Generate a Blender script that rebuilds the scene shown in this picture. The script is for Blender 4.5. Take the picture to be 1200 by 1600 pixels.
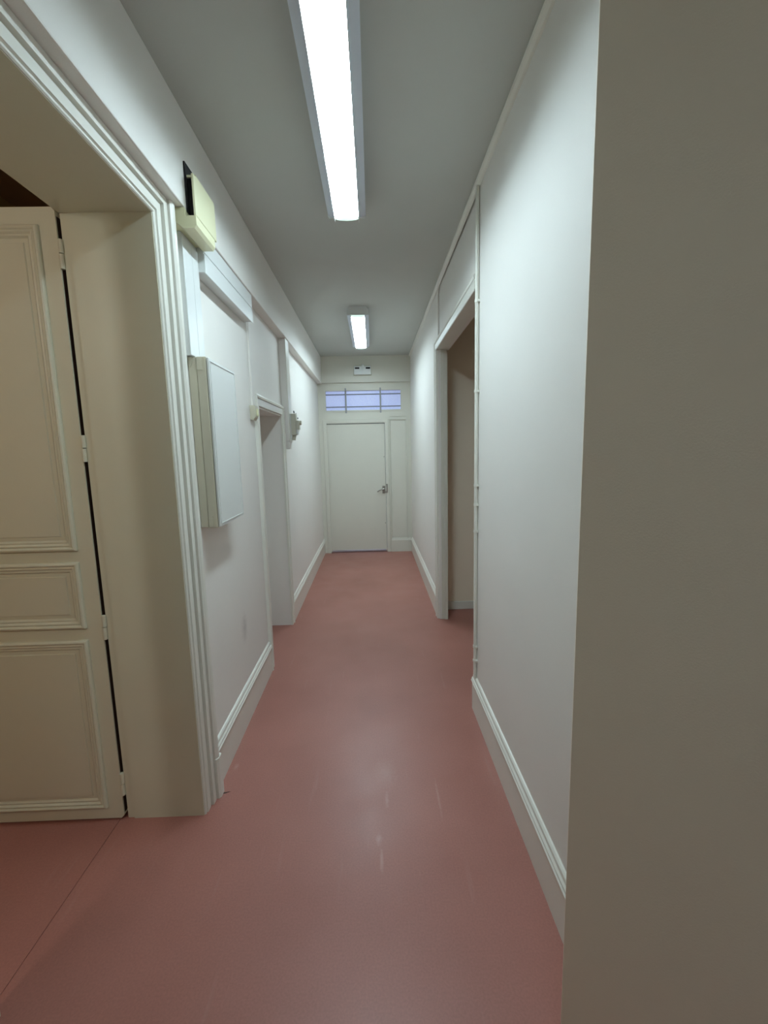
import bpy, bmesh, math
from mathutils import Vector, Matrix

# ------------------------------------------------------------------ reset
for o in list(bpy.data.objects):
    bpy.data.objects.remove(o, do_unlink=True)
scene = bpy.context.scene
COL = scene.collection

# ------------------------------------------------------------------ camera (phone held at 1.62 m, tilted slightly down)
IMG_W, IMG_H, F_PX = 1200.0, 1600.0, 700.0
EYE = 1.62
vx, vy, roll = 581.9 - 600.0, 701.8 - 800.0, 0.0265      # corridor vanishing point relative to the image centre, roll
ay = Vector((vx, vy, F_PX)).normalized()                  # world +Y seen in camera axes (right, down, forward)
up0 = Vector((-math.sin(roll), -math.cos(roll), 0.0))
az = (up0 - ay * up0.dot(ay)).normalized()
ax = ay.cross(az).normalized()
def cam2world(v): return Vector((ax.dot(v), ay.dot(v), az.dot(v)))
right, up, back = cam2world(Vector((1, 0, 0))), cam2world(Vector((0, -1, 0))), cam2world(Vector((0, 0, -1)))
cd = bpy.data.cameras.new('camera')
cam = bpy.data.objects.new('camera', cd); COL.objects.link(cam)
M = Matrix.Identity(4)
for i in range(3):
    M[i][0], M[i][1], M[i][2] = right[i], up[i], back[i]
M[2][3] = EYE
cam.matrix_world = M
cd.sensor_fit = 'VERTICAL'; cd.sensor_height = 36.0; cd.sensor_width = 27.0
cd.lens = F_PX / IMG_H * 36.0
cd.clip_start = 0.02
scene.camera = cam

# ------------------------------------------------------------------ world, exposure
w = bpy.data.worlds.new('world'); scene.world = w; w.use_nodes = True
w.node_tree.nodes['Background'].inputs[0].default_value = (0.55, 0.62, 0.75, 1)
w.node_tree.nodes['Background'].inputs[1].default_value = 0.15
vs = scene.view_settings
vs.view_transform = 'Standard'; vs.look = 'None'; vs.gamma = 1.0; vs.use_curve_mapping = False
vs.exposure = 0.20
scene.cycles.max_bounces = 7; scene.cycles.diffuse_bounces = 6; scene.cycles.glossy_bounces = 3
scene.cycles.use_adaptive_sampling = True; scene.cycles.adaptive_threshold = 0.03
TUBE_COLOR = (0.73, 0.92, 1.0)
TUBE_STRENGTH = 40.0

# ------------------------------------------------------------------ materials
def mat(name, color, rough=0.5, var=0.0, vscale=3.0, bump=0.0, bscale=200.0, spec=0.5, metal=0.0, emit=None, estr=0.0, coat=0.0):
    m = bpy.data.materials.new(name); m.use_nodes = True
    nt = m.node_tree; b = nt.nodes['Principled BSDF']
    b.inputs['Base Color'].default_value = (*color, 1)
    b.inputs['Roughness'].default_value = rough
    b.inputs['Metallic'].default_value = metal
    b.inputs['Specular IOR Level'].default_value = spec
    b.inputs['Coat Weight'].default_value = coat
    if emit:
        b.inputs['Emission Color'].default_value = (*emit, 1); b.inputs['Emission Strength'].default_value = estr
    tc = nt.nodes.new('ShaderNodeTexCoord')
    if var > 0:
        n = nt.nodes.new('ShaderNodeTexNoise'); n.inputs['Scale'].default_value = vscale; n.inputs['Detail'].default_value = 4
        nt.links.new(tc.outputs['Object'], n.inputs['Vector'])
        mx = nt.nodes.new('ShaderNodeMix'); mx.data_type = 'RGBA'
        mx.inputs['A'].default_value = (*[c * (1 - var) for c in color], 1)
        mx.inputs['B'].default_value = (*[min(1, c * (1 + var)) for c in color], 1)
        nt.links.new(n.outputs['Fac'], mx.inputs['Factor'])
        nt.links.new(mx.outputs['Result'], b.inputs['Base Color'])
    if bump > 0:
        n2 = nt.nodes.new('ShaderNodeTexNoise'); n2.inputs['Scale'].default_value = bscale; n2.inputs['Detail'].default_value = 2
        nt.links.new(tc.outputs['Object'], n2.inputs['Vector'])
        bp = nt.nodes.new('ShaderNodeBump'); bp.inputs['Strength'].default_value = bump; bp.inputs['Distance'].default_value = 0.002
        nt.links.new(n2.outputs['Fac'], bp.inputs['Height'])
        nt.links.new(bp.outputs['Normal'], b.inputs['Normal'])
    return m

WALL = mat('wall_paint', (0.82, 0.795, 0.755), 0.62, 0.03, 2.2, 0.18, 260)
NEARWALL = mat('beige_wall_paint', (0.88, 0.79, 0.65), 0.62, 0.03, 2.2, 0.18, 260)
CEIL = mat('ceiling_paint', (0.54, 0.555, 0.52), 0.75, 0.03, 1.5, 0.12, 180)
TRIM = mat('gloss_trim_paint', (0.79, 0.78, 0.71), 0.32, 0.03, 6.0, 0.04, 60)
CREAM = mat('cream_gloss_paint', (0.69, 0.67, 0.53), 0.36, 0.03, 4.0, 0.05, 90)
DOORG = mat('greyed_door_paint', (0.69, 0.675, 0.595), 0.42, 0.03, 3.0, 0.05, 80)
PVC = mat('white_plastic', (0.74, 0.76, 0.75), 0.35)
PVC_OLD = mat('yellowed_plastic', (0.74, 0.72, 0.48), 0.38, 0.03, 5)
BEIGE = mat('beige_sheet_metal', (0.60, 0.56, 0.44), 0.42, 0.02, 5)
CABWHITE = mat('cabinet_door_white', (0.70, 0.71, 0.69), 0.4)
DARK = mat('dark_void', (0.012, 0.012, 0.014), 0.8)
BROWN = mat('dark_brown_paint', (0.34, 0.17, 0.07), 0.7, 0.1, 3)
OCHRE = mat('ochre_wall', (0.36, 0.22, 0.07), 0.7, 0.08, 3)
GAP_SHADE = mat('painted_gap_shade', (0.045, 0.018, 0.010), 0.7)  # flat dark colour for the shade in the hinge gap
METAL = mat('dull_metal', (0.42, 0.40, 0.36), 0.35, metal=1.0)
ALU = mat('brushed_aluminium', (0.62, 0.62, 0.70), 0.3, metal=0.8)
MULLION = mat('grey_mullion_paint', (0.30, 0.31, 0.33), 0.5)
LEAD = mat('lead_bar', (0.16, 0.17, 0.20), 0.5)
GREYBOX = mat('grey_beige_box', (0.56, 0.545, 0.45), 0.5)
LAMPBODY = mat('lamp_housing', (0.66, 0.72, 0.80), 0.4)
TUBE = mat('lit_diffuser', (0.9, 0.95, 1.0), 0.4, emit=TUBE_COLOR, estr=TUBE_STRENGTH)
TUBE_FILL = mat('fill_diffuser', (0.9, 0.95, 1.0), 0.4, emit=TUBE_COLOR, estr=TUBE_STRENGTH * 0.3)  # reduced glow for the added lamp behind the camera
GLOBE = mat('fill_globe_glass', (0.9, 0.85, 0.7), 0.3, emit=(0.97, 1.0, 0.93), estr=66.0)  # glow of the added, unseen lamp in the left room
LAMPEND = mat('lit_end_plastic', (0.75, 0.9, 0.85), 0.4, emit=(0.74, 1.0, 0.90), estr=0.75)

def add_mark(m, centre, radius, color, amount, nscale=60.0):
    """a stain with its own place and outline: noisy ellipsoid patch mixed over the base colour"""
    nt = m.node_tree; b = nt.nodes['Principled BSDF']; L = nt.links
    tc = [n for n in nt.nodes if n.type == 'TEX_COORD'][0]
    sub = nt.nodes.new('ShaderNodeVectorMath'); sub.operation = 'SUBTRACT'; sub.inputs[1].default_value = centre
    L.new(tc.outputs['Object'], sub.inputs[0])
    dv = nt.nodes.new('ShaderNodeVectorMath'); dv.operation = 'DIVIDE'; dv.inputs[1].default_value = radius
    L.new(sub.outputs[0], dv.inputs[0])
    ln = nt.nodes.new('ShaderNodeVectorMath'); ln.operation = 'LENGTH'; L.new(dv.outputs[0], ln.inputs[0])
    n = nt.nodes.new('ShaderNodeTexNoise'); n.inputs['Scale'].default_value = nscale; n.inputs['Detail'].default_value = 3
    L.new(tc.outputs['Object'], n.inputs['Vector'])
    ad = nt.nodes.new('ShaderNodeMath'); ad.operation = 'ADD'; L.new(ln.outputs['Value'], ad.inputs[0]); L.new(n.outputs['Fac'], ad.inputs[1])
    mr = nt.nodes.new('ShaderNodeMapRange'); mr.inputs['From Min'].default_value = 1.45; mr.inputs['From Max'].default_value = 0.6
    mr.inputs['To Min'].default_value = 0.0; mr.inputs['To Max'].default_value = amount
    L.new(ad.outputs[0], mr.inputs['Value'])
    mx = nt.nodes.new('ShaderNodeMix'); mx.data_type = 'RGBA'
    L.new(mr.outputs['Result'], mx.inputs['Factor'])
    src = b.inputs['Base Color'].links[0].from_socket
    L.new(src, mx.inputs['A']); mx.inputs['B'].default_value = (*color, 1)
    L.new(mx.outputs['Result'], b.inputs['Base Color'])

def floor_material():
    m = mat('red_linoleum', (0.30, 0.105, 0.085), 0.42)
    nt = m.node_tree; b = nt.nodes['Principled BSDF']; L = nt.links
    tc = [n for n in nt.nodes if n.type == 'TEX_COORD'][0]
    n1 = nt.nodes.new('ShaderNodeTexNoise'); n1.inputs['Scale'].default_value = 1.6; n1.inputs['Detail'].default_value = 6
    L.new(tc.outputs['Object'], n1.inputs['Vector'])
    cr = nt.nodes.new('ShaderNodeValToRGB')
    cr.color_ramp.elements[0].position = 0.3; cr.color_ramp.elements[0].color = (0.35, 0.142, 0.112, 1)
    cr.color_ramp.elements[1].position = 0.72; cr.color_ramp.elements[1].color = (0.42, 0.178, 0.144, 1)
    L.new(n1.outputs['Fac'], cr.inputs['Fac'])
    # fine speckle
    n2 = nt.nodes.new('ShaderNodeTexNoise'); n2.inputs['Scale'].default_value = 140; n2.inputs['Detail'].default_value = 2
    L.new(tc.outputs['Object'], n2.inputs['Vector'])
    mp = nt.nodes.new('ShaderNodeMapRange'); mp.inputs['From Min'].default_value = 0.3; mp.inputs['From Max'].default_value = 0.7
    mp.inputs['To Min'].default_value = 0.93; mp.inputs['To Max'].default_value = 1.07
    L.new(n2.outputs['Fac'], mp.inputs['Value'])
    mul = nt.nodes.new('ShaderNodeMix'); mul.data_type = 'RGBA'; mul.blend_type = 'MULTIPLY'; mul.inputs['Factor'].default_value = 1
    L.new(cr.outputs['Color'], mul.inputs['A']); L.new(mp.outputs['Result'], mul.inputs['B'])
    # scuffs along the walking line: noise stretched in Y
    mapn = nt.nodes.new('ShaderNodeMapping'); mapn.inputs['Scale'].default_value = (26, 2.2, 1)
    L.new(tc.outputs['Object'], mapn.inputs['Vector'])
    n3 = nt.nodes.new('ShaderNodeTexNoise'); n3.inputs['Scale'].default_value = 1.0; n3.inputs['Detail'].default_value = 5
    L.new(mapn.outputs['Vector'], n3.inputs['Vector'])
    mr = nt.nodes.new('ShaderNodeMapRange'); mr.inputs['From Min'].default_value = 0.64; mr.inputs['From Max'].default_value = 0.80
    mr.inputs['To Min'].default_value = 0.0; mr.inputs['To Max'].default_value = 0.45
    L.new(n3.outputs['Fac'], mr.inputs['Value'])
    sc = nt.nodes.new('ShaderNodeMix'); sc.data_type = 'RGBA'
    L.new(mr.outputs['Result'], sc.inputs['Factor']); L.new(mul.outputs['Result'], sc.inputs['A'])
    sc.inputs['B'].default_value = (0.42, 0.22, 0.19, 1)
    L.new(sc.outputs['Result'], b.inputs['Base Color'])
    # sheen patches
    r = nt.nodes.new('ShaderNodeMapRange'); r.inputs['To Min'].default_value = 0.30; r.inputs['To Max'].default_value = 0.46
    n4 = nt.nodes.new('ShaderNodeTexNoise'); n4.inputs['Scale'].default_value = 5; n4.inputs['Detail'].default_value = 5
    L.new(tc.outputs['Object'], n4.inputs['Vector']); L.new(n4.outputs['Fac'], r.inputs['Value']); L.new(r.outputs['Result'], b.inputs['Roughness'])
    bp = nt.nodes.new('ShaderNodeBump'); bp.inputs['Strength'].default_value = 0.12; bp.inputs['Distance'].default_value = 0.003
    n5 = nt.nodes.new('ShaderNodeTexNoise'); n5.inputs['Scale'].default_value = 9; n5.inputs['Detail'].default_value = 3
    L.new(tc.outputs['Object'], n5.inputs['Vector']); L.new(n5.outputs['Fac'], bp.inputs['Height']); L.new(bp.outputs['Normal'], b.inputs['Normal'])
    return m
FLOOR = floor_material()
PALE = (0.50, 0.30, 0.26)
for cpos, rad, amt in (((-0.016, 1.67, 0), (.018, .035, .05), .5), ((-0.006, 1.57, 0), (.010, .07, .05), .55), ((0.024, 1.88, 0), (.012, .06, .05), .45), ((0.265, 1.88, 0), (.008, .16, .05), .45), ((0.02, 2.06, 0), (.07, .12, .05), .28), ((-0.752, 2.145, 0), (.014, .03, .05), .5)):
    add_mark(FLOOR, cpos, rad, PALE, amt)
WALL_MARKED = WALL.copy(); WALL_MARKED.name = 'wall_paint_with_scuff'
add_mark(WALL_MARKED, (-0.805, 2.62, 0.56), (.05, .07, .11), (0.45, 0.42, 0.40), .5, 40)
SCUFF = mat('scuffed_linoleum', (0.45, 0.26, 0.22), 0.5)
CHIP = mat('chipped_floor_edge', (0.05, 0.025, 0.02), 0.8)

def glass_material():
    m = mat('frosted_daylit_glass', (0.5, 0.55, 0.75), 0.25)
    nt = m.node_tree; b = nt.nodes['Principled BSDF']; L = nt.links
    tc = [n for n in nt.nodes if n.type == 'TEX_COORD'][0]
    v = nt.nodes.new('ShaderNodeTexVoronoi'); v.inputs['Scale'].default_value = 70
    L.new(tc.outputs['Object'], v.inputs['Vector'])
    cr = nt.nodes.new('ShaderNodeValToRGB')
    cr.color_ramp.elements[0].color = (0.50, 0.58, 0.95, 1); cr.color_ramp.elements[1].color = (0.27, 0.31, 0.62, 1)
    cr.color_ramp.elements[1].position = 0.8
    L.new(v.outputs['Distance'], cr.inputs['Fac'])
    L.new(cr.outputs['Color'], b.inputs['Emission Color']); b.inputs['Emission Strength'].default_value = 0.40
    bp = nt.nodes.new('ShaderNodeBump'); bp.inputs['Strength'].default_value = 0.4; bp.inputs['Distance'].default_value = 0.003
    L.new(v.outputs['Distance'], bp.inputs['Height']); L.new(bp.outputs['Normal'], b.inputs['Normal'])
    return m
GLASS = glass_material()

# ------------------------------------------------------------------ mesh helpers
WLOC = {}
def BM(): return bmesh.new()
def box(bm, x0, x1, y0, y1, z0, z1, bev=0.0, seg=2):
    c = [bm.verts.new((x, y, z)) for x in (x0, x1) for y in (y0, y1) for z in (z0, z1)]
    fs = [bm.faces.new([c[i] for i in q]) for q in ((0, 1, 3, 2), (4, 6, 7, 5), (0, 4, 5, 1), (2, 3, 7, 6), (0, 2, 6, 4), (1, 5, 7, 3))]
    if bev > 0:
        es = list({e for f in fs for e in f.edges})
        bmesh.ops.bevel(bm, geom=es, offset=bev, segments=seg, affect='EDGES', profile=0.5)
    return bm
def prism(bm, pts, fn, t0, t1):
    """closed 2D outline pts, extruded from t0 to t1; fn(u, v, t) -> xyz"""
    a = [bm.verts.new(fn(u, v, t0)) for u, v in pts]
    b = [bm.verts.new(fn(u, v, t1)) for u, v in pts]
    n = len(pts)
    for i in range(n):
        bm.faces.new((a[i], a[(i + 1) % n], b[(i + 1) % n], b[i]))
    bm.faces.new(a[::-1]); bm.faces.new(b)
    return bm
def sweep_u(bm, prof, a0, a1, zt, fn, z0=0.0):
    """architrave: profile (offset outward, projection) swept up, across and down round an opening"""
    cols = []
    for wv, h in prof:
        cols.append([bm.verts.new(fn(*p, h)) for p in ((a0 - wv, z0), (a0 - wv, zt + wv), (a1 + wv, zt + wv), (a1 + wv, z0))])
    n = len(prof)
    for i in range(n):
        j = (i + 1) % n
        for k in range(3):
            bm.faces.new((cols[i][k], cols[i][k + 1], cols[j][k + 1], cols[j][k]))
    bm.faces.new([c[0] for c in cols]); bm.faces.new([c[3] for c in cols][::-1])
    return bm
def sweep_ring(bm, prof, a0, a1, z0, z1, fn):
    """picture-frame moulding: profile (offset inward, projection) swept round a rectangle"""
    cols = []
    for wv, h in prof:
        cols.append([bm.verts.new(fn(*p, h)) for p in ((a0 + wv, z0 + wv), (a0 + wv, z1 - wv), (a1 - wv, z1 - wv), (a1 - wv, z0 + wv))])
    n = len(prof)
    for i in range(n):
        j = (i + 1) % n
        for k in range(4):
            l = (k + 1) % 4
            bm.faces.new((cols[i][k], cols[i][l], cols[j][l], cols[j][k]))
    return bm
def tube(bm, p0, p1, r0, r1=None, n=16):
    r1 = r0 if r1 is None else r1
    p0, p1 = Vector(p0), Vector(p1); d = (p1 - p0).normalized()
    u = d.orthogonal().normalized(); v = d.cross(u)
    A, B = [], []
    for i in range(n):
        t = 2 * math.pi * i / n; q = u * math.cos(t) + v * math.sin(t)
        A.append(bm.verts.new(p0 + q * r0)); B.append(bm.verts.new(p1 + q * r1))
    for i in range(n):
        j = (i + 1) % n; bm.faces.new((A[i], A[j], B[j], B[i]))
    bm.faces.new(A[::-1]); bm.faces.new(B)
    return bm
def mk(name, bm, m, parent=None, smooth=False, recenter=False):
    bmesh.ops.recalc_face_normals(bm, faces=bm.faces[:])
    org = Vector((0, 0, 0))
    if recenter and parent is None:
        vs_ = [v.co for v in bm.verts]
        org = Vector([(min(v[i] for v in vs_) + max(v[i] for v in vs_)) / 2 for i in range(3)])
        org.z = min(v.z for v in vs_)
    if parent is not None: org = WLOC[parent.name].copy()
    for v in bm.verts: v.co -= org
    me = bpy.data.meshes.new(name); bm.to_mesh(me); bm.free()
    me.materials.append(m)
    if smooth:
        for p in me.polygons: p.use_smooth = True
        me.set_sharp_from_angle(angle=math.radians(35))
    o = bpy.data.objects.new(name, me); COL.objects.link(o)
    if parent is not None:
        o.parent = parent
        o.location = (0, 0, 0)
    else:
        o.location = org
    WLOC[o.name] = org
    return o
def tag(o, label, cat, group=None):
    o['label'] = label; o['category'] = cat
    if group: o['group'] = group
    return o
def struct(name, bm, m, label=None, **k):
    o = mk(name, bm, m, **k); o['kind'] = 'structure'
    if label: o['label'] = label
    return o
def thing(name, loc, label, cat, group=None):
    o = bpy.data.objects.new(name, None); COL.objects.link(o); o.location = loc; o.empty_display_size = 0.1
    WLOC[o.name] = Vector(loc)
    return tag(o, label, cat, group)
def sroot(name, loc, label=None):
    o = bpy.data.objects.new(name, None); COL.objects.link(o); o.location = loc; o.empty_display_size = 0.1
    WLOC[o.name] = Vector(loc); o['kind'] = 'structure'
    if label: o['label'] = label
    return o
def dup(root, offset, label):
    r = root.copy(); COL.objects.link(r); r.location = root.location + Vector(offset); r['label'] = label
    WLOC[r.name] = r.location.copy()
    for ch in list(root.children):
        c = ch.copy(); COL.objects.link(c); c.parent = r
        for g in list(ch.children):
            d = g.copy(); COL.objects.link(d); d.parent = c
    return r

# ------------------------------------------------------------------ dimensions (metres; camera at x=0, y=0)
H = 3.0                       # ceiling
XL, XR = -0.805, 0.600        # corridor walls
YE = 6.979                    # far partition
YB = -4.4                     # wall behind the camera
D1A, D1B, D1H = 0.44, 1.842, 2.523      # double doorway on the left
XJ = -1.145                   # its room side
D2A, D2B, D2H = 3.245, 4.07, 1.938      # second doorway on the left
R1A, R1B, R1H = 2.58, 4.08, 2.475       # passage opening on the right

# ------------------------------------------------------------------ floor, ceiling
struct('floor', box(BM(), -1.175, 3.0, YB - 0.1, YE + 0.3, -0.08, 0.0), FLOOR, 'dull red linoleum floor of the corridor')
struct('floor', box(BM(), -2.2, -1.1775, YB - 0.1, 4.6, -0.08, -0.0005), FLOOR, 'dull red linoleum beyond the threshold seam')
struct('ceiling', box(BM(), XJ - 0.02, 3.0, YB - 0.1, YE + 0.3, H, H + 0.1), CEIL, 'plain pale grey ceiling of the corridor')
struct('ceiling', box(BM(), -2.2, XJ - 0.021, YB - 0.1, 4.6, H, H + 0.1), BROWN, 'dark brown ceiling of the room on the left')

# ------------------------------------------------------------------ walls
b = BM()
box(b, XJ, XL, YB, D1A, 0, H)
box(b, XJ, XL, D1A, D1B, D1H, H)
box(b, XJ, XL, D1B, D2A, 0, H)
box(b, XJ, XL, D2A, D2B, D2H, H)
box(b, XJ, XL, D2B, YE + 0.2, 0, H)
struct('wall_left', b, WALL_MARKED, 'off-white painted wall on the left with two doorways')
# dropped beam along the left wall
struct('ceiling_beam', box(BM(), XL - 0.002, -0.735, YB, YE - 0.03, 2.608, H, 0.006), WALL, 'long dropped beam boxed in along the left wall under the ceiling')
# right wall: near stretch, over-door panel, far stretch
struct('wall_right', box(BM(), XR, XR + 0.1, 1.0, R1A, 0, H, 0.003), WALL, 'pale painted right wall nearest the camera, beside the pipe')
struct('wall_right', box(BM(), XR + 0.012, XR + 0.1, R1A, R1B + 0.06, R1H, H), WALL, 'wall panel above the right-hand opening')
struct('wall_right', box(BM(), XR, XR + 0.075, R1B, YE + 0.2, 0, H), WALL, 'far stretch of the right wall up to the end door')
# splayed wall beside the camera
cx0, cy0 = 0.447, 0.95
prism(b := BM(), [(cx0, cy0), (XR + 0.02, cy0 + 0.37), (XR + 0.4, cy0 + 0.37), (1.80, cy0 - 1.05), (1.68, cy0 - 1.233)], lambda u, v, t: (u, v, t), 0, H)
struct('wall_near', b, NEARWALL, 'shaded beige splayed wall filling the right edge')
struct('wall_back', box(BM(), XJ, 3.0, YB - 0.1, YB, 0, H), WALL)
struct('wall_back', box(BM(), 1.68, 1.78, YB, -0.284, 0, H), WALL)
# side passage to the right
struct('wall_passage', box(BM(), XR + 0.076, 2.6, R1B + 0.255, R1B + 0.355, 0, H), NEARWALL, 'shaded end wall seen through the right-hand opening')
struct('wall_passage', box(BM(), 2.6, 2.7, 2.0, R1B + 0.355, 0, H), NEARWALL)
struct('wall_passage', box(BM(), XR + 0.101, 2.7, 2.0, 2.1, 0, H), NEARWALL)
struct('baseboard_passage', box(BM(), XR + 0.076, 2.6, R1B + 0.240, R1B + 0.2549, 0, 0.082, 0.004), TRIM, 'low white baseboard in the side passage')
# dim room behind the double door
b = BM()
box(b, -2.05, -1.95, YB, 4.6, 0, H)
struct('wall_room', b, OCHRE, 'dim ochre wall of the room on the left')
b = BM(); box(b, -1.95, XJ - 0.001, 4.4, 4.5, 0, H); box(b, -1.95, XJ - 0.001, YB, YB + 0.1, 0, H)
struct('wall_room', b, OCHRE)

# ------------------------------------------------------------------ end partition with door and transom
Y0 = YE
b = BM()
box(b, XL, XR, Y0 - 0.055, Y0 + 0.12, 2.618, H)                    # lintel, proud of the joinery
struct('wall_end', b, DOORG, 'plain lintel wall above the far transom')
b = BM()
box(b, XL, -0.697, Y0, Y0 + 0.09, 0, 2.618)                        # left post
box(b, 0.202, 0.268, Y0, Y0 + 0.09, 0, 2.11)                       # lock post
box(b, -0.697, XR, Y0, Y0 + 0.09, 2.11, 2.215)                     # middle rail
box(b, -0.697, XR, Y0, Y0 + 0.09, 2.502, 2.618)                    # top rail
box(b, 0.45, XR, Y0, Y0 + 0.09, 2.215, 2.502)
box(b, -0.697, 0.202, Y0, Y0 + 0.09, 2.017, 2.11)
box(b, 0.527, XR, Y0, Y0 + 0.09, 0, 2.11)
box(b, 0.268, 0.527, Y0 + 0.012, Y0 + 0.08, 0, 2.11)               # fixed side panel
box(b, -0.697, -0.688, Y0, Y0 + 0.09, 2.215, 2.502)
struct('partition', b, DOORG, 'grey-white wooden partition framing the far door')
b = BM()
sweep_ring(b, [(0, 0), (0, .012), (.012, .012), (.02, .004), (.02, 0)], 0.258, 0.537, 0.2, 2.075, lambda a, z, h: (a, Y0 - h, z))
struct('trim_1', b, DOORG, 'thin moulding round the narrow fixed side panel')
b = BM()
prism(b, [(0, 0), (-.02, 0), (-.02, .18), (-.012, .205), (-.006, .215), (0, .215)], lambda u, v, t: (t, Y0 + u, v), 0.2685, XR - 0.02)
struct('baseboard_end', b, DOORG, 'short baseboard under the fixed side panel')
b = BM(); sweep_u(b, [(0, 0), (0, .008), (.012, .012), (.05, .012), (.056, .006), (.056, 0)], -0.690, 0.197, 2.019, lambda a, z, h: (a, Y0 - h, z))
struct('trim_2', b, DOORG, 'flat moulding round the far door')

dr = sroot('door_3', (-0.2475, Y0 + 0.04, 0), 'plain flush grey-white door at the far end of the corridor')
mk('leaf', box(BM(), -0.693, 0.194, Y0 + 0.018, Y0 + 0.06, 0.012, 2.008, 0.003), DOORG, dr)
mk('draught_strip', box(BM(), -0.675, 0.176, Y0 + 0.010, Y0 + 0.0179, 0.013, 0.04, 0.002), ALU, dr)['label'] = 'bluish metal draught strip'
hd = mk('handle', tube(BM(), (0.160, Y0 + 0.018, 1.0), (0.160, Y0 - 0.035, 1.0), 0.011), METAL, dr, True)
hd['label'] = 'dark metal lever handle'
b = BM(); tube(b, (0.168, Y0 - 0.035, 1.004), (0.115, Y0 - 0.038, 0.995), 0.011, 0.009); tube(b, (0.116, Y0 - 0.038, 0.995), (0.060, Y0 - 0.036, 0.962), 0.009, 0.010)
mk('lever', b, METAL, hd, True)
mk('backplate', box(BM(), 0.138, 0.182, Y0 + 0.010, Y0 + 0.0179, 0.93, 1.05, 0.003), METAL, hd)
b = BM(); box(b, 0.186, 0.222, Y0 - 0.022, Y0 - 0.0125, 0.945, 0.965); box(b, 0.205, 0.222, Y0 - 0.02, Y0 - 0.0125, 0.945, 1.075); box(b, 0.19, 0.222, Y0 - 0.022, Y0 - 0.0125, 1.06, 1.08)
mk('strike_plate', b, METAL, dr)
for z in (0.46, 1.50):
    mk('bolt', tube(BM(), (0.176, Y0 + 0.018, z), (0.176, Y0 + 0.012, z), 0.009, n=10), METAL, dr)

wn = sroot('window_1', (-0.12, Y0 + 0.03, 2.215), 'narrow transom window of lavender-lit textured glass above the far door')
xs = [-0.688, -0.385, 0.141, 0.450]; zs = [2.215, 2.266, 2.450, 2.502]
for i in range(3):
    for j in range(3):
        mk('pane', box(BM(), xs[i] + 0.001, xs[i + 1] - 0.001, Y0 + 0.035, Y0 + 0.041, zs[j] + 0.001, zs[j + 1] - 0.001), GLASS, wn)
for z in zs[1:3]:
    mk('lead_bar', box(BM(), xs[0], xs[3], Y0 + 0.024, Y0 + 0.034, z - 0.007, z + 0.007), LEAD, wn)
for x in xs[1:3]:
    mk('mullion', box(BM(), x - 0.011, x + 0.011, Y0 - 0.010, Y0 + 0.034, 2.17, 2.54, 0.002), MULLION, wn)
b = BM(); sweep_ring(b, [(0, 0), (0, .008), (.016, .008), (.022, 0)], xs[0] - 0.022, xs[3] + 0.022, zs[0] - 0.022, zs[3] + 0.022, lambda a, z, h: (a, Y0 - h, z))
mk('bead', b, DOORG, wn)

# ------------------------------------------------------------------ doorway 1: architrave, stops, leaves
fl = lambda X: (lambda a, z, h: (X + h, a, z))
prof1 = [(-.004, 0), (-.004, .006), (0, .010), (.006, .010), (.008, .006), (.012, .015), (.045, .015), (.047, .006), (.051, .006), (.053, .026), (.083, .026), (.085, .016), (.088, .016),
         (.090, .034), (.100, .041), (.112, .044), (.122, .040), (.125, .032), (.125, 0)]
b = BM(); sweep_u(b, prof1, D1A, D1B, D1H, fl(XL))
struct('trim_3', b, TRIM, 'stepped white architrave round the double doorway on the left')
# plinth block where architrave and baseboard meet
b = BM(); prism(b, [(D1B + .088, XL), (D1B + .088, XL + .038), (D1B + .10, XL + .046), (D1B + .135, XL + .046), (D1B + .15, XL + .02), (D1B + .15, XL)], lambda u, v, t: (v, u, t), 0, 0.20)
struct('trim_4', b, TRIM, 'small plinth at the foot of the left architrave')
# reveal linings (cream), head lining
b = BM(); box(b, -1.113, XL + 0.003, D1B - 0.008, D1B - 0.0005, 0, D1H); 
struct('trim_5', b, CREAM, 'cream painted reveal of the double doorway')
struct('trim_6', box(BM(), XJ + 0.002, XL + 0.003, D1A + 0.01, D1B - 0.006, D1H - 0.006, D1H - 0.0005), CREAM, 'cream painted soffit of the double doorway')
struct('trim_7', box(BM(), -1.1435, -1.1135, D1B - 0.003, D1B - 0.0004, 0, D1H, 0.001), CREAM, 'thin rebate strip on the room side of the reveal')

def panel_leaf(name, label, fn, W, Ht, panels, hinges, hinge_fn):
    """fn(a, z, d): a across leaf from hinge side, d = distance in front of the face"""
    r = sroot(name, fn(W / 2, 0, 0), label)
    b = BM(); prism(b, [(0.012, 0.008), (W, 0.008), (W, Ht), (0.012, Ht), (0, Ht - .014), (0, 0.02)], lambda u, v, t: fn(u, v, t), -0.042, -0.0)
    mk('leaf', b, CREAM, r)
    for (z0, z1) in panels:
        a0, a1 = 0.063, W - 0.063
        p = mk('panel', BMpanel(fn, a0 + 0.045, a1 - 0.045, z0 + 0.045, z1 - 0.045), CREAM, r)
        b = BM(); sweep_ring(b, [(0, 0), (0, .010), (.004, .015), (.010, .017), (.015, .014), (.017, .010), (.024, .013), (.028, .010), (.031, .006), (.038, .007), (.042, .003), (.045, 0.0)], a0, a1, z0, z1, fn)
        mk('moulding', b, CREAM, p)
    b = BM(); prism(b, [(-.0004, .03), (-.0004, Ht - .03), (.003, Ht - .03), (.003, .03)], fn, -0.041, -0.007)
    mk('gap_shade_strip', b, GAP_SHADE, r)['label'] = 'hinge edge of the leaf coloured dark as gap shade'  # dark strip painted in so the gap beside the leaf looks shaded
    for z in hinges:
        h = mk('hinge', hinge_fn(z), CREAM, r, True)
    return r
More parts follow.
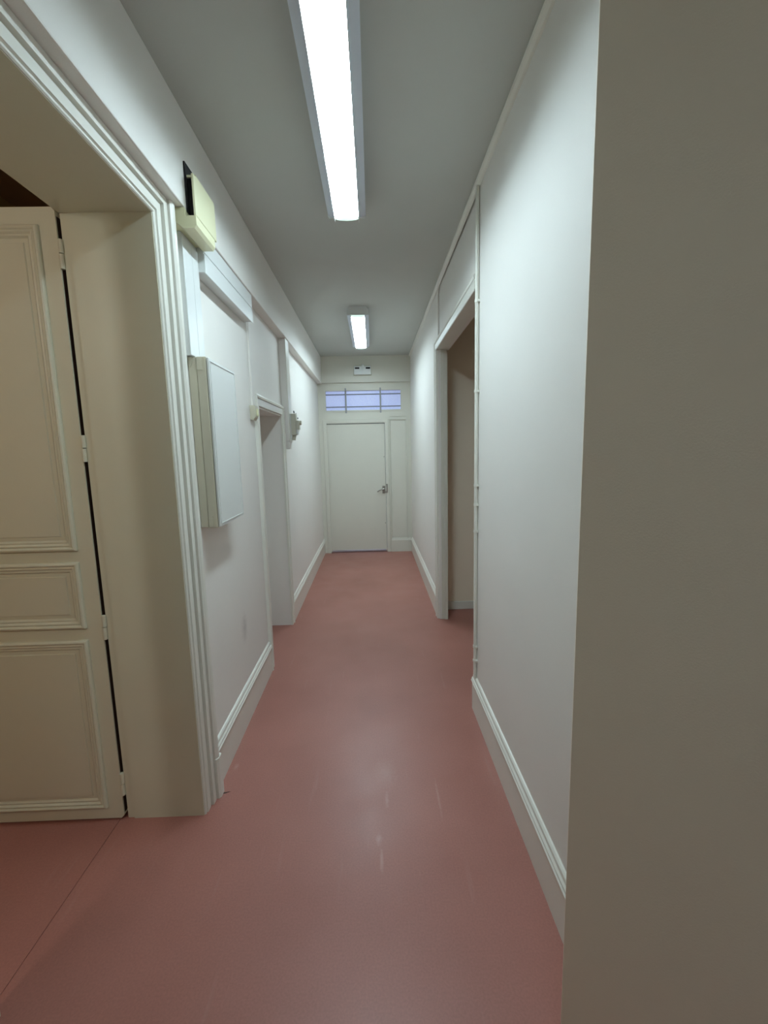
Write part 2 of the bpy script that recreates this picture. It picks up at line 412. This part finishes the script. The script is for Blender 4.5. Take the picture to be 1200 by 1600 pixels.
def BMpanel(fn, a0, a1, z0, z1):
    b = BM()
    pts = [((a0, z0), 0.0005), ((a0 + .016, z0 + .016), .0015), ((a0 + .018, z0 + .018), .006)]
    A = []
    for k, d in ((0, .0005), (.014, .0012), (.017, .006)):
        A.append([b.verts.new(fn(*q, d)) for q in ((a0 + k, z0 + k), (a1 - k, z0 + k), (a1 - k, z1 - k), (a0 + k, z1 - k))])
    for i in range(2):
        for k in range(4):
            l = (k + 1) % 4; b.faces.new((A[i][k], A[i][l], A[i + 1][l], A[i + 1][k]))
    b.faces.new(A[2]); b.faces.new(A[0][::-1])
    return b
PAN = [(0.066, 0.852), (0.903, 1.188), (1.236, 2.473)]
YF = 1.831
def hinge1(z):
    b = BM(); tube(b, (-1.151, YF + 0.004, z - 0.055), (-1.151, YF + 0.004, z - 0.002), 0.009, n=12); tube(b, (-1.149, YF + 0.004, z + 0.001), (-1.149, YF + 0.004, z + 0.05), 0.009, n=12)
    box(b, -1.158, -1.15, YF + 0.001, YF + 0.008, z - 0.05, z - 0.003)
    return b
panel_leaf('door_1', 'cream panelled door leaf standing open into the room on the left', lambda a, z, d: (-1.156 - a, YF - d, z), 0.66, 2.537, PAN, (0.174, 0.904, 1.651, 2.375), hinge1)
def hinge2(z):
    b = BM(); tube(b, (-1.125, D1A + 0.004, z - 0.055), (-1.125, D1A + 0.004, z - 0.002), 0.009, n=12); return b
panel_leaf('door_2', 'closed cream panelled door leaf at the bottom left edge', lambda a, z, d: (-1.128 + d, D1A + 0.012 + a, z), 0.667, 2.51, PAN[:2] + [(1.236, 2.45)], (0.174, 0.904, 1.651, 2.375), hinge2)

# ------------------------------------------------------------------ doorway 2
prof2 = [(0, 0), (0, .014), (.004, .017), (.050, .017), (.053, .012), (.056, .022), (.068, .026), (.078, .022), (.080, 0)]
b = BM(); sweep_u(b, prof2, D2A, D2B - 0.02, D2H, fl(XL))
struct('trim_8', b, TRIM, 'white architrave round the second, lower doorway on the left')
b = BM(); box(b, XJ + .05, XL + .002, D2B - .02, D2B - .0005, 0, D2H); box(b, XJ + .05, XL + .002, D2A, D2B - .02, D2H - .012, D2H - .0005); box(b, XJ + .05, XL + .002, D2A + .0005, D2A + .012, 0, D2H - .012)
struct('trim_9', b, WALL, 'plain lining of the second doorway')
d4 = sroot('door_4', (XJ + .03, (D2A + D2B) / 2, 0), 'closed door deep inside the second doorway')
mk('leaf', box(BM(), XJ + .008, XJ + .048, D2A + .002, D2B - .002, 0.005, D2H - .002, 0.002), DOORG, d4)

# ------------------------------------------------------------------ baseboards (moulded top edge)
bbp = [(0, 0), (.018, 0), (.018, .178), (.024, .182), (.026, .190), (.021, .196), (.021, .203), (.014, .210), (.012, .222), (.006, .228), (0, .230)]
def base_left(y0, y1, nm, lab): 
    b = BM(); prism(b, bbp, lambda u, v, t: (XL + u, t, v), y0, y1); return struct(nm, b, TRIM, lab)
def base_right(y0, y1, nm, lab):
    b = BM(); prism(b, bbp, lambda u, v, t: (XR - u, t, v), y0, y1); return struct(nm, b, TRIM, lab)
base_left(D1B + .1255, D2A - .0805, 'baseboard_left', 'tall moulded white baseboard under the grey cabinet')
base_left(D2B + .0605, Y0 - 0.0005, 'baseboard_left', 'tall moulded white baseboard on the far left wall')
base_left(YB, D1A - .126, 'baseboard_left', None)
base_right(1.0, R1A + .02, 'baseboard_right', 'tall moulded white baseboard on the near right wall')
base_right(R1B + .1005, Y0 - .02, 'baseboard_right', 'tall moulded white baseboard on the far right wall')

# ------------------------------------------------------------------ right-hand opening
fr = lambda X: (lambda a, z, h: (X - h, a, z))
prof3 = [(-.003, -.075), (-.003, .016), (.003, .020), (.050, .020), (.053, .014), (.056, .022), (.066, .027), (.078, .022), (.080, 0), (.080, -.012)]
b = BM()
# header and far upright (the near side has none: the wall edge carries a pipe)
Zt = R1H
cols = []
for wv, h in prof3:
    cols.append([b.verts.new((XR - h, R1A + .002, Zt + wv)), b.verts.new((XR - h, R1B + wv + .018, Zt + wv)), b.verts.new((XR - h, R1B + wv + .018, 0))])
n = len(prof3)
for i in range(n):
    j = (i + 1) % n
    for k in range(2): b.faces.new((cols[i][k], cols[i][k + 1], cols[j][k + 1], cols[j][k]))
b.faces.new([c[0] for c in cols]); b.faces.new([c[2] for c in cols][::-1])
struct('trim_10', b, TRIM, 'white frame over the right-hand opening and down its far side')
b = BM()
box(b, XR + 0.020, XR + 0.0745, R1B - 0.006, R1B + 0.014, 0, Zt - .003, 0.002); box(b, XR + 0.048, XR + 0.078, R1B - 0.016, R1B - 0.007, 0, Zt - .02, 0.002)
struct('trim_11', b, DOORG, 'stepped jamb lining inside the right-hand opening')
# small cover strip along the ceiling on the right
b = BM(); prism(b, [(0, 0), (-.022, 0), (-.026, -.008), (-.022, -.018), (-.010, -.026), (0, -.028)], lambda u, v, t: (XR + u, t, H + v), 1.0, Y0 - .06)
struct('trim_12', b, TRIM, 'slim rounded strip where the right wall meets the ceiling')

# ------------------------------------------------------------------ ceiling lights
def lamp(y0, y1, xc, label):
    r = thing('ceiling_light', (xc, (y0 + y1) / 2, H), label, 'light', 'fluorescent ceiling lights')
    fn = lambda u, v, t: (xc + u, t, H + v)
    # tray with two wings rising outward, and a thin rail down each side of the diffuser
    tray = [(-.080, 0), (-.102, -.030), (-.106, -.070), (-.072, -.080), (.072, -.080), (.106, -.070), (.102, -.030), (.080, 0)]
    mk('housing', prism(BM(), tray, fn, y0, y1), LAMPBODY, r)
    dif = [(-.0655, -.0805), (-.0655, -.083), (-.058, -.0855), (-.030, -.088), (0, -.089), (.030, -.088), (.058, -.0855), (.0655, -.083), (.0655, -.0805)]
    d = mk('diffuser', prism(BM(), dif, fn, y0 + .03, y1 - .03), TUBE, r, True)
    d['label'] = 'bright white prismatic diffuser'
    for q, zr in ((-1, -.1075), (1, -.1085)):
        mk('side_rail', prism(BM(), [(q * .066, -.0802), (q * .0685, -.0802), (q * .0685, zr), (q * .066, zr)], fn, y0 + .002, y1 - .002), PVC, r)
    end = [(-.0655, -.0805), (-.0655, -.090), (-.050, -.096), (0, -.100), (.050, -.096), (.0655, -.090), (.0655, -.0805)]
    for ya, yb in ((y0 + .002, y0 + .0295), (y1 - .0295, y1 - .002)):
        mk('diffuser_end', prism(BM(), end, fn, ya, yb), LAMPEND, r, True)
    cap = [(-.078, 0), (-.106, -.03), (-.108, -.074), (-.100, -.084), (-.064, -.082), (.064, -.082), (.100, -.084), (.108, -.074), (.106, -.03), (.078, 0)]
    for ya, yb in ((y0 - .006, y0 - .0002), (y1 + .0002, y1 + .006)):
        mk('end_cap', prism(BM(), cap, fn, ya, yb), PVC, r)
    return r
L1 = lamp(1.33, 2.742, -0.109, 'long lit ceiling light nearest the camera, cut by the top edge')
L0 = dup(L1, (0.0, -3.3, 0), 'unseen dimmer ceiling light added behind the camera as fill')  # added out of view to brighten the near wall and the leaf
for ch in L0.children:
    if ch.name.startswith('diffuser') and not ch.name.startswith('diffuser_end'):
        ch.data = ch.data.copy(); ch.data.materials[0] = TUBE_FILL
g = thing('fill_globe', (-1.62, -0.45, H), 'unseen globe lamp added in the left room to light the leaf', 'light')  # invented out-of-view lamp that brightens the open leaf and reveal
b = BM(); bmesh.ops.create_uvsphere(b, u_segments=24, v_segments=14, radius=0.10)
for v in b.verts: v.co += Vector((-1.62, -0.45, 2.55))
mk('globe', b, GLOBE, g, True)
mk('cord', tube(BM(), (-1.62, -0.45, 2.69), (-1.62, -0.45, H - .03), 0.005, n=10), PVC, g)
mk('lamp_holder', tube(BM(), (-1.62, -0.45, 2.64), (-1.62, -0.45, 2.695), 0.035, 0.02, 14), METAL, g, True)
mk('ceiling_rose', tube(BM(), (-1.62, -0.45, H - .03), (-1.62, -0.45, H), 0.03, 0.05, 16), PVC, g, True)
dup(L1, (0.0, 3.27, 0), 'lit ceiling light farther down the corridor near the end door')

# ------------------------------------------------------------------ emergency exit light above transom
e = thing('emergency_light', (-0.117, Y0 - 0.09, 2.713), 'small white emergency light with two dark windows above the transom', 'light')
mk('body', box(BM(), -0.249, 0.015, Y0 - 0.10, Y0 - 0.0555, 2.713, 2.848, 0.008), GREYBOX, e)
mk('cover', box(BM(), -0.243, 0.009, Y0 - 0.118, Y0 - 0.1005, 2.719, 2.842, 0.006), PVC, e)
for x in (-0.195, -0.035):
    mk('dark_window', box(BM(), x - .032, x + .032, Y0 - .121, Y0 - .1185, 2.798, 2.822), DARK, e)
b = BM(); box(b, -.129, -.105, Y0 - .126, Y0 - .1185, 2.730, 2.845, 0.003); mk('centre_rib', b, PVC, e)
b = BM(); bmesh.ops.create_uvsphere(b, u_segments=16, v_segments=10, radius=0.019)
for v in b.verts: v.co += Vector((-.108, Y0 - .13, 2.843))
mk('bulb', b, PVC, e, True)

# ------------------------------------------------------------------ left wall fittings
# bulky yellowed cable cover crossing the beam
c = thing('cable_cover_box', (-0.75, 2.11, 2.527), 'yellowed plastic cover box with an open dark end, fixed on the beam', 'cover box')
YA, YZ = 1.988, 2.234
mk('face_plate', box(BM(), -0.700, -0.690, YA, YZ, 2.578, 2.735, 0.003), PVC_OLD, c)
b = BM(); prism(b, [(XL + .002, 2.545), (-.765, 2.545), (-.745, 2.528), (-.700, 2.528), (-.690, 2.540), (-.690, 2.575), (-.7345, 2.575), (-.7345, 2.606), (XL + .002, 2.606)], lambda u, v, t: (u, t, v), YA - .004, YZ - .03)
mk('lower_channel', b, PVC_OLD, c)['label'] = 'cream lower channel of the cover'
mk('back_strip', box(BM(), -0.7345, -0.728, YA + .02, YZ, 2.60, 2.79), DARK, c)
mk('top_lip', box(BM(), -0.734, -0.692, YA + .03, YZ, 2.735, 2.745, 0.002), PVC_OLD, c)
mk('inner_core', box(BM(), -0.7275, -0.701, YA + .035, YZ - .002, 2.580, 2.733), DARK, c)['label'] = 'black inside of the open end'

# wide horizontal trunking under the beam
t = thing('cable_trunking', (-0.775, 2.62, 2.438), 'wide white horizontal cable trunking under the beam, in two bands', 'trunking', 'cable trunking')
mk('base_channel', box(BM(), XL + .001, -0.749, 2.212, 3.030, 2.443, 2.6075), PVC, t)
mk('lid', box(BM(), -0.7488, -0.744, 2.212, 3.036, 2.528, 2.6075, 0.002), PVC, t)
mk('lid', box(BM(), -0.7488, -0.744, 2.212, 3.036, 2.438, 2.524, 0.002), PVC, t)
# vertical trunking down to the cabinet
t = thing('cable_trunking', (-0.79, 2.13, 2.045), 'broad white vertical cable trunking dropping to the top of the cabinet', 'trunking', 'cable trunking')
mk('base_channel', box(BM(), XL + .001, -0.780, 2.045, 2.2105, 2.043, 2.5440), PVC, t)
mk('lid', box(BM(), -0.7798, -0.774, 2.040, 2.2115, 2.043, 2.5272, 0.003), PVC, t)
mk('lid_seam', box(BM(), -0.7739, -0.7732, 2.135, 2.139, 2.043, 2.52), PVC, t)
# cabinet
k = thing('electrical_cabinet', (-0.76, 2.26, 1.275), 'beige wall cabinet with white door beside the left architrave', 'cabinet')
mk('back_tray', box(BM(), XL + .001, -0.768, 2.072, 2.452, 1.277, 2.040, 0.002), BEIGE, k)
mk('cover', box(BM(), -0.7670, -0.726, 2.070, 2.454, 1.275, 2.042, 0.003), BEIGE, k)
dr_ = mk('door', box(BM(), -0.7235, -0.714, 2.073, 2.451, 1.279, 2.038, 0.002), CABWHITE, k)
b = BM(); sweep_ring(b, [(0, 0), (0, .0025), (.003, .0025), (.003, 0)], 2.085, 2.438, 1.292, 2.026, lambda a, z, h: (-0.714 + h, a, z)); mk('rim', b, CABWHITE, dr_)
b = BM(); prism(b, [(-.800, 2.040), (-.786, 2.040), (-.786, 2.012), (-.797, 1.995), (-.800, 1.995)], lambda u, v, tt: (u, tt, v), 2.066, 2.0705); mk('corner_bracket', b, BEIGE, k)
b = BM(); prism(b, [(-.765, 2.040), (-.740, 2.040), (-.740, 1.985), (-.765, 1.985)], lambda u, v, tt: (u, tt, v), 2.066, 2.0699); mk('corner_bracket', b, BEIGE, k)
b = BM(); prism(b, [(-.765, 1.33), (-.745, 1.33), (-.745, 1.28), (-.765, 1.28)], lambda u, v, tt: (u, tt, v), 2.066, 2.0699); mk('corner_bracket', b, BEIGE, k)
# slim trunking and sensor by doorway 2
t = thing('cable_trunking', (XL, 3.13, 1.93), 'slim white cable trunking beside the second doorway', 'trunking', 'cable trunking')
mk('base_channel', box(BM(), XL + .0005, XL + .010, 3.10, 3.158, 1.928, 2.606), WALL, t)
mk('lid', box(BM(), XL + .0102, XL + .014, 3.097, 3.161, 1.928, 2.606, 0.002), WALL, t)
s = thing('wall_switch', (XL, 3.08, 1.83), 'small yellowed switch at the foot of the slim trunking', 'switch')
b = BM(); prism(b, [(XL + .0005, 1.835), (XL + .020, 1.828), (XL + .036, 1.850), (XL + .036, 1.925), (XL + .0005, 1.927)], lambda u, v, tt: (u, tt, v), 3.050, 3.125); mk('body', b, BEIGE, s)
mk('toggle', box(BM(), XL + .0362, XL + .050, 3.078, 3.096, 1.855, 1.905, 0.004), PVC_OLD, s)
mk('side_plate', box(BM(), XL + .008, XL + .030, 3.046, 3.0498, 1.842, 1.915, 0.001), BEIGE, s)

# vertical duct past doorway 2
t = thing('vertical_duct', (XL + .03, 4.21, 1.70), 'boxed vertical duct on the wall past the second doorway', 'duct')
mk('side_casing', box(BM(), XL + .0005, -0.749, 4.145, 4.288, 1.712, 2.6075), WALL, t)
mk('front_cover', box(BM(), -0.7488, -0.744, 4.141, 4.292, 1.706, 2.6075, 0.002), TRIM, t)
mk('bottom_flange', box(BM(), XL + .0005, -0.752, 4.149, 4.284, 1.640, 1.7115, 0.004), WALL, t)
# junction box cluster on the front of the duct
XD = -0.7435
j = thing('junction_box', (XD + .025, 4.22, 1.71), 'grey electrical box with a knob fixed on the vertical duct', 'junction box')
mk('body', box(BM(), XD, XD + .050, 4.185, 4.270, 1.765, 1.957, 0.004), GREYBOX, j)
mk('side_block', box(BM(), XD + .0503, XD + .078, 4.190, 4.262, 1.815, 1.895, 0.004), GREYBOX, j)
mk('knob', tube(BM(), (XD + .078, 4.225, 1.875), (XD + .096, 4.225, 1.875), 0.022, 0.018, 14), BEIGE, j, True)
mk('lower_block', box(BM(), XD + .0503, XD + .064, 4.195, 4.258, 1.770, 1.814, 0.003), PVC, j)
mk('cable_gland', tube(BM(), (XD + .026, 4.225, 1.765), (XD + .020, 4.225, 1.718), 0.018, 0.015, 14), GREYBOX, j, True)
mk('edge_strip', box(BM(), XD, XD + .006, 4.172, 4.1845, 1.725, 1.957, 0.001), PVC, j)
for q, (yy, zz, rr) in enumerate(((4.77, 2.020, .014), (4.90, 2.015, .005), (5.0, 1.972, .010))):
    h = tag(mk('wall_hole', prism(BM(), [(3 * rr * math.cos(a_ * .5236), rr * math.sin(a_ * .5236)) for a_ in range(12)], lambda u, v, tt: (tt, yy + u, zz + v), XL - .001, XL + .0012), DARK, recenter=True),
            ['largest dark hole in the wall just above the junction box', 'tiny dark hole in the wall between the two bigger ones', 'dark hole in the wall to the right of the junction box'][q], 'hole', 'holes above the junction box')

# pipe up the edge of the right-hand wall
p = thing('wall_pipe', (XR - .012, 2.548, 0.23), 'thin white painted pipe running up the right wall edge by the opening', 'pipe')
mk('pipe', tube(BM(), (XR - .0125, 2.548, 0.228), (XR - .0125, 2.548, H - .028), 0.0105, n=16), TRIM, p, True)
mk('edge_bead', box(BM(), XR - .006, XR + .10, R1A + .0003, R1A + .018, 0.0, R1H - .004, 0.003), TRIM, p)['label'] = 'white bead down the wall edge behind the pipe'
for z in (0.34, 0.43, 1.135, 1.29, 1.402, 1.925, 2.40):
    b = BM(); tube(b, (XR - .0125, 2.548, z - .007), (XR - .0125, 2.548, z + .007), 0.0135, n=16); box(b, XR - .012, XR - .0003, 2.528, 2.568, z - .006, z + .006)
    mk('clip', b, TRIM, p)

# floor scuffs and chipped edge
tag(mk('chipped_edge', prism(BM(), [(-.764, 1.958), (-.748, 1.962), (-.728, 1.972), (-.748, 1.969), (-.764, 1.967)], lambda u, v, tt: (u, v, tt), 0.0, 0.0012), CHIP, recenter=True), 'small dark chip in the floor at the foot of the architrave', 'floor damage')
